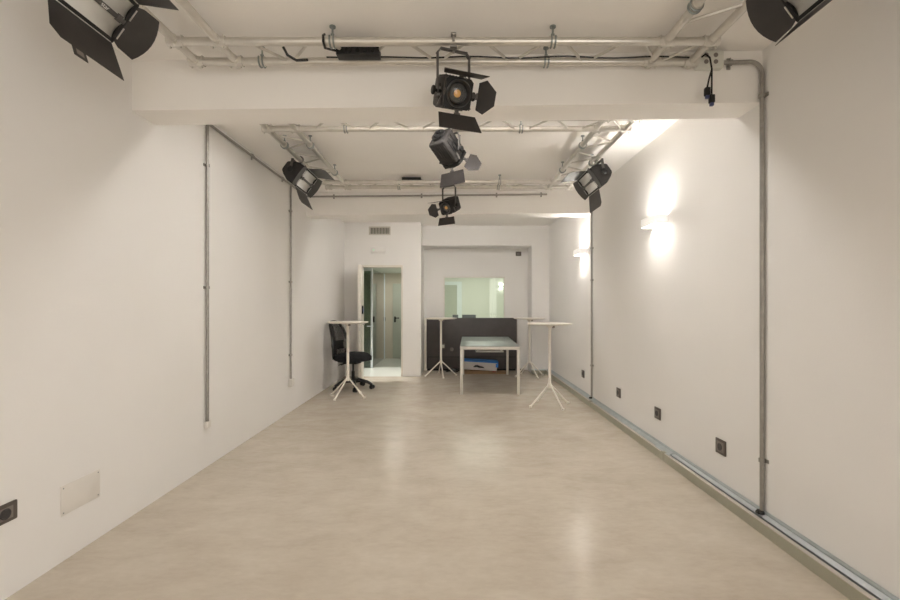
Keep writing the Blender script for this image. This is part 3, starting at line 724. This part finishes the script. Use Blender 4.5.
# ------------------------------------------------------------------ bar tables
def bar_table():
    t = thing('bar_table', 'x', 'bar table', (0, 0, 0), 'cream high bar tables')
    q = B(); q.lathe([(.0, 1.122), (.27, 1.122), (.296, 1.128), (.308, 1.136), (.310, 1.143), (.306, 1.148), (.0, 1.15)], (0, 0, 0), n=40); obj('tabletop', q, 'cream', t)
    q = B(); q.cyl((0, 0, .26), (0, 0, 1.122), .021, 16); obj('pole', q, 'cream', t)
    q = B(); q.lathe([(.0, 1.085), (.03, 1.085), (.055, 1.115), (.09, 1.1215), (.0, 1.1215)], (0, 0, 0), n=20); br = obj('top_bracket', q, 'cream', t)
    q = B(); q.box((.026, -.034, 1.082), (.062, -.012, 1.112), bev=.004); q.cyl((.045, -.05, 1.095), (.045, -.03, 1.095), .008, 10); obj('lever', q, 'plate_grey', br)
    q = B(); q.lathe([(.0, .245), (.022, .245), (.030, .262), (.030, .29), (.022, .315), (.0, .315)], (0, 0, 0), n=20); obj('hub', q, 'cream', t)
    for k in range(4):
        a = PI / 2 * k; c_, s_ = math.cos(a), math.sin(a)
        q = B(); q.tube([(c_ * .015, s_ * .015, .285), (c_ * .045, s_ * .045, .262), (c_ * .305, s_ * .305, .016)], .0115, 10); lg = obj('leg', q, 'cream', t)
        q = B(); q.lathe([(.0, 0), (.015, 0), (.019, .006), (.019, .022), (.013, .030), (.0, .030)], (c_ * .308, s_ * .308, 0), n=14); obj('foot_cap', q, 'cream', lg)
    return t
proto = bar_table()
spots = [(-1.60, 6.85, -25, 'cream round bar table in front of the black office chair'),
         (1.347, 6.27, 22, 'cream round bar table on the right, standing nearest the trunking'),
         (-.236, 8.86, 10, 'cream round bar table in front of the charcoal board, left of the desk'),
         (1.50, 8.84, 22, 'cream round bar table behind the desk by the recess edge')]
for i, (x, y, rz, l) in enumerate(spots):
    o = proto if i == 0 else copy_tree(proto)
    o.location = (x, y, 0); o.rotation_euler.z = rd(rz); o['label'] = l

# ------------------------------------------------------------------ desk
dk = thing('desk', 'pale metal desk with a greenish glass top in front of the charcoal board', 'desk', (.577, 7.02, 0), rz=rd(-2.0))
w, l, z = .468, 2.06, .75; lg = .045
for sx in (-1, 1):
    for y0 in (0, l - lg):
        q = B(); q.box((sx * w - (lg if sx > 0 else 0), y0, 0), (sx * w + (0 if sx > 0 else lg), y0 + lg, z - .05), bev=.003); obj('leg', q, 'desk_alu', dk)
q = B()
q.box((-w, 0, z - .05), (w, lg, z), bev=.003); q.box((-w, l - lg, z - .05), (w, l, z), bev=.003); q.box((-w, lg, z - .05), (-w + lg, l - lg, z), bev=.003); q.box((w - lg, lg, z - .05), (w, l - lg, z), bev=.003)
obj('top_frame', q, 'desk_alu', dk)
q = B(); q.box((-w + .004, .012, z + .0005), (w - .004, l - .012, z + .011), bev=.003); obj('glass_top', q, 'desk_glass', dk)
q = B(); q.box((-.22, .10, z - .098), (.22, .40, z - .078), bev=.004); q.box((-.2, .14, z - .078), (-.18, .36, z - .05)); q.box((.18, .14, z - .078), (.2, .36, z - .05))
q.box((-w + lg, .14, z - .052), (w - lg, .17, z - .04)); q.box((-w + lg, .33, z - .052), (w - lg, .36, z - .04))
obj('tray', q, 'tray', dk)

# charcoal board in the recess
PX0, PX1, PY, PZ = -.565, 1.35, 9.60, 1.125
loc = V(((PX0 + PX1) / 2, PY + .03, 0))
pn = thing('charcoal_board', 'wide charcoal board standing in the recess under the window', 'board', loc)
q = B(); q.box((PX0, PY, .04), (PX1, PY + .055, PZ), bev=.003); obj('face_panel', q, 'charcoal', pn, loc)
q = B(); q.box((PX0 - .05, PY + .01, 0), (PX0, PY + .09, PZ - .01), bev=.003); obj('edge_strip', q, 'cream', pn, loc, label='cream left edge strip')
q = B(); q.box((PX1, PY + .01, 0), (PX1 + .02, PY + .09, PZ), bev=.003); obj('edge_strip', q, 'plate_grey', pn, loc)
q = B(); q.box((PX0 + .01, PY + .01, 0), (PX1 - .01, PY + .09, .04)); obj('plinth', q, 'black', pn, loc)
q = B(); q.box((PX0 + .02, PY - .004, .285), (PX1 - .02, PY + .001, .30)); obj('groove', q, 'charcoal_dark', pn, loc)
q = B(); q.box((-.245, PY - .016, .46), (-.17, PY - .0005, .58), bev=.004); sp = obj('outlet', q, 'socket_frame', pn, loc)
q = B(); q.box((-.232, PY - .019, .485), (-.183, PY - .0155, .555), bev=.002); obj('outlet_insert', q, 'vent_metal', sp, loc)
q = B(); q.lathe([(.04, 0), (.04, .008), (.03, .014), (.0, .014)], (-.025, PY, .455), (0, -1, 0), 18); obj('round_knob', q, 'plate_grey', pn, loc, label='round grey knob')

# boxes under the desk
loc = V((.6, 9.28, 0))
q = B(); q.box((.18, 9.14, .001), (1.10, 9.46, .024), bev=.003); obj('flat_carton', q, 'brown_card', label='flat brown cardboard lying on the floor below the desk', cat='cardboard', off=None)
q = B(); q.box((.20, 9.17, .0245), (.88, 9.46, .05), bev=.003); tb = obj('flat_box', q, 'brown_card', label='thin brown carton with a red patch under the white and blue box', cat='box')
q = B(); q.box((.80, 9.166, .03), (.87, 9.1705, .047)); obj('red_print', q, 'red_card', tb, label='red printed patch')
ty = rd(3.3)
wb = thing('cardboard_box', 'white cardboard box with a blue lid lying beneath the desk', 'box', (.565, 9.16, .071))
wb.rotation_euler = (0, ty, 0)
q = B(); q.box((-.345, 0, 0), (.325, .28, .165), bev=.003); obj('carton', q, 'white_card', wb)
q = B(); q.box((-.349, -.004, .160), (.349, .284, .196), bev=.003); q.box((.300, -.0035, .075), (.349, .284, .150)); obj('lid', q, 'blue_card', wb)
q = B(); pts = [(-.16, .06), (-.12, .10), (-.07, .105), (-.03, .09), (.05, .075), (.075, .045), (.03, .05), (-.03, .045), (-.09, .062), (-.12, .055)]
q.prism([V((x, -.002, z)) for x, z in pts], (0, .003, 0)); obj('printed_mark', q, 'black_gloss', wb, label='black printed shape on the white side')
# cables on the floor by the board
q = B(); pts = []
for i in range(70):
    a = i * .42; rr = .10 + .025 * math.sin(i * .7); pts.append(V((-.02 + rr * 1.5 * math.cos(a) + i * .001, 9.38 + rr * .8 * math.sin(a), .010 + .045 * (i / 70) + .012 * (1 + math.sin(i * 1.9)))))
q.tube(pts, .009, 6); obj('cable_coil', q, 'black_gloss', label='tangle of black cable on the floor at the board foot', cat='cable')
q = B(); pts = []
for i in range(40):
    a = i * .5; rr = .055 + .015 * math.sin(i * .9); pts.append(V((1.40 + rr * math.cos(a), 9.37 + rr * .7 * math.sin(a), .010 + .05 * (i / 40) + .010 * (1 + math.sin(i * 2.1)))))
q.tube(pts, .008, 6); obj('cable_coil', q, 'black_gloss', label='small dark cable coil on the floor beside the right recess edge', cat='cable')

# monitors on the desk in the control room
cd = thing('control_desk', 'dark desk inside the control room behind the window', 'desk', (.35, 10.55, 0))
q = B(); q.box((-.75, -.35, .70), (.75, .35, .735), bev=.004); obj('desktop', q, 'charcoal', cd)
for x in (-.72, .68):
    q = B(); q.box((x, -.33, 0), (x + .04, .33, .70)); obj('leg', q, 'charcoal', cd)
def monitor(x0, x1, z1, y, label):
    c = (x0 + x1) / 2; loc = V((c, y, .736)); t = thing('monitor', label, 'monitor', loc, 'monitors in the control room')
    q = B(); q.box((x0, y - .02, .84), (x1, y + .02, z1), bev=.006); obj('screen', q, 'screen', t, loc)
    q = B(); q.box((c - .03, y - .012, .745), (c + .03, y + .012, .84), bev=.003); q.box((c - .11, y - .08, .736), (c + .11, y + .08, .748), bev=.003); obj('stand', q, 'black', t, loc)
monitor(.21, .53, 1.175, 10.45, 'dark monitor top edge behind the window, the wider one')
monitor(-.01, .12, 1.175, 10.40, 'narrow dark monitor top edge behind the window beside the white door frame')

# ------------------------------------------------------------------ office chair
ch = thing('office_chair', 'black mesh-backed swivel office chair against the left wall', 'office chair', (-1.665, 7.50, 0), rz=rd(-20))
# local: faces +X
q = B()
for k in range(5):
    a = 2 * PI * k / 5 + .35; c_, s_ = math.cos(a), math.sin(a)
    q.tube([(c_ * .03, s_ * .03, .135), (c_ * .14, s_ * .14, .145), (c_ * .24, s_ * .24, .118), (c_ * .315, s_ * .315, .078)], [.034, .031, .026, .021], 10)
q.cyl((0, 0, .09), (0, 0, .17), .042, 18); obj('star_base', q, 'black_gloss', ch)
for k in range(5):
    a = 2 * PI * k / 5 + .35; c_, s_ = math.cos(a), math.sin(a); p = V((c_ * .315, s_ * .315, .036)); ax = V((math.cos(a + 1.1), math.sin(a + 1.1), 0))
    q = B(); q.cyl(p - ax * .030, p - ax * .006, .036, 16); q.cyl(p + ax * .006, p + ax * .032, .036, 16); q.cyl(p, p + V((0, 0, .055)), .010, 10); q.cyl(p - ax * .02, p + ax * .02, .014, 10)
    obj('caster', q, 'black_gloss', ch)
q = B(); q.cyl((0, 0, .15), (0, 0, .30), .026, 16); q.cyl((0, 0, .30), (0, 0, .43), .016, 16); obj('gas_lift', q, 'black', ch)
q = B(); q.box((-.13, -.09, .425), (.11, .09, .465), bev=.012); q.tube([(-.02, -.08, .445), (-.04, -.20, .44), (-.05, -.27, .43)], .007, 8); q.tube([(-.10, -.09, .44), (-.16, -.12, .42), (-.20, -.12, .40)], .007, 8)
obj('mechanism', q, 'black', ch)
q = B(); nu, nv = 16, 14
def seat_pt(a, top):
    th, rr = a
    # superellipse outline
    c_, s_ = math.cos(th), math.sin(th); e_ = 2 / 3.2
    x = .28 * rr * abs(c_) ** e_ * (1 if c_ > 0 else -1); y = .25 * rr * abs(s_) ** e_ * (1 if s_ > 0 else -1)
    ed = 1 - rr ** 6
    zt = .555 + .035 * ed + .012 * math.cos(x * 7) - (.030 if x > .14 else 0) * ((x - .14) / .12 if x > .14 else 0)
    zb = .470 - .005 * ed
    return V((x + .005, y, (zt if top else zb) + .012))
nr, na = 7, 40; rt = []; rb = []
for i in range(1, nr + 1):
    rt.append([q.bm.verts.new(seat_pt((2 * PI * k / na, i / nr), True)) for k in range(na)]); rb.append([q.bm.verts.new(seat_pt((2 * PI * k / na, i / nr), False)) for k in range(na)])
for R_ in (rt, rb):
    cc = q.bm.verts.new(V((.005, 0, .614 if R_ is rt else .477)))
    for k in range(na): q.bm.faces.new((cc, R_[0][k], R_[0][(k + 1) % na]))
    for i in range(nr - 1):
        for k in range(na): q.bm.faces.new((R_[i][k], R_[i + 1][k], R_[i + 1][(k + 1) % na], R_[i][(k + 1) % na]))
for k in range(na): q.bm.faces.new((rt[-1][k], rb[-1][k], rb[-1][(k + 1) % na], rt[-1][(k + 1) % na]))
obj('seat', q, 'fabric', ch)
def back_c(t_):                                # t_ 0 bottom .. 1 top: centre line of the backrest (x, z)
    z_ = .485 + .635 * t_; return V((-.305 - .105 * t_ ** 1.2 + .055 * math.sin(PI * t_ * .9), 0, z_))
def back_w(t_): return .215 * (1 - .10 * (2 * t_ - 1) ** 2) - .02 * t_
def rim(a):
    c_, s_ = math.cos(a), math.sin(a); e_ = 2 / 3.4
    y = abs(c_) ** e_ * (1 if c_ > 0 else -1); tt = .5 + .5 * abs(s_) ** e_ * (1 if s_ > 0 else -1)
    p = back_c(tt); yy = y * back_w(tt); return V((p.x + .9 * yy * yy, yy, p.z))
q = B(); q.tube([rim(2 * PI * k / 44) for k in range(44)], .021, 10, closed=True); bk = obj('backrest_frame', q, 'black_gloss', ch)
# see-through net: fine crossing threads
q = B(); N = 26
def bp(yf, t_):
    p = back_c(t_); w_ = back_w(t_) * (.985 - .35 * max(0, abs(2 * t_ - 1) - .78)); yy = yf * w_; return V((p.x + .9 * yy * yy, yy, p.z))
for i in range(N + 1):
    q.tube([bp(-1 + 2 * i / N, .02 + .96 * j / 10) for j in range(11)], .0034, 4)
for j in range(1, 38): q.tube([bp(-1 + 2 * i / 8, .02 + .96 * j / 38) for i in range(9)], .0030, 4)
obj('mesh_net', q, 'black', ch)
q = B(); q.grid(lambda i, j: bp(-.8 + 1.6 * i, .27 + .22 * j) + V((-.022 - .02 * math.sin(PI * j), 0, 0)), 10, 6); obj('lumbar_pad', q, 'black_gloss', ch, solid=.014)
q = B(); q.tube([(-.10, 0, .45), (-.28, 0, .455), (-.345, 0, .50), (-.35, 0, .60), (-.345, 0, .68)], [.03, .028, .026, .022, .018], 10); obj('back_bracket', q, 'black', ch)

# ------------------------------------------------------------------ light
FILL_R, FILL_L = 92, 12
def area(name, loc, rot, sx, sy, power, color, spread=None):
    l = bpy.data.lights.new(name, 'AREA'); l.shape = 'RECTANGLE'; l.size = sx; l.size_y = sy; l.energy = power; l.color = color
    if spread: l.spread = spread
    o = bpy.data.objects.new(name, l); COL.objects.link(o); o.location = loc; o.rotation_euler = rot; return o
area('fill_right_window', (XR - .005, (VY0 + VY1) / 2, (VZ0 + VZ1) / 2), (PI / 2, 0, PI / 2), VY1 - VY0, VZ1 - VZ0, FILL_R, (1.0, .955, .905))  # added fill light at the unseen opening on the right
area('fill_left_window', (XL + .005, (VY0 + VY1) / 2, (VZ0 + VZ1) / 2), (PI / 2, 0, -PI / 2), VY1 - VY0, VZ1 - VZ0, FILL_L, (1.0, .955, .905))  # weaker added fill light at the unseen opening on the left
l = bpy.data.lights.new('corridor_downlight', 'SPOT'); l.energy = 150; l.color = (1, .97, .92); l.spot_size = rd(49); l.spot_blend = .06; l.shadow_soft_size = .03
o = bpy.data.objects.new('corridor_downlight', l); COL.objects.link(o); o.location = (-1.40, 9.17, 2.2)
area('corridor_fill_lamp', (-1.35, 10.9, 2.2), (0, 0, 0), .5, .5, 6, (1, .97, .90))  # added lamp, out of sight, brightens the corridor
area('control_room_fill_lamp', (.7, 11.4, 2.57), (0, 0, 0), 1.2, .6, 23, (1, .98, .92))  # added lamp, not visible through the window, brightens the control room
w = bpy.data.worlds.new('world'); scn.world = w; w.use_nodes = True
w.node_tree.nodes['Background'].inputs[0].default_value = (1, .95, .88, 1); w.node_tree.nodes['Background'].inputs[1].default_value = .5

# ------------------------------------------------------------------ camera
cam = bpy.data.cameras.new('camera'); co = bpy.data.objects.new('camera', cam); COL.objects.link(co)
cam.sensor_width = 36; cam.lens = 18.0
cam.shift_x = (450 - 453) / 900; cam.shift_y = (305 - 300) / 900
co.location = (0, 0, 1.4); co.rotation_euler = (PI / 2, 0, 0); cam.clip_start = .02
scn.camera = co
vs = scn.view_settings; vs.view_transform = 'Standard'; vs.look = 'None'; vs.exposure = 0.35; vs.gamma = 1.0; vs.use_curve_mapping = False
scn.cycles.max_bounces = 10; scn.cycles.diffuse_bounces = 6; scn.cycles.transparent_max_bounces = 16
scn.cycles.use_denoising = True
scn.cycles.sample_clamp_indirect = 20
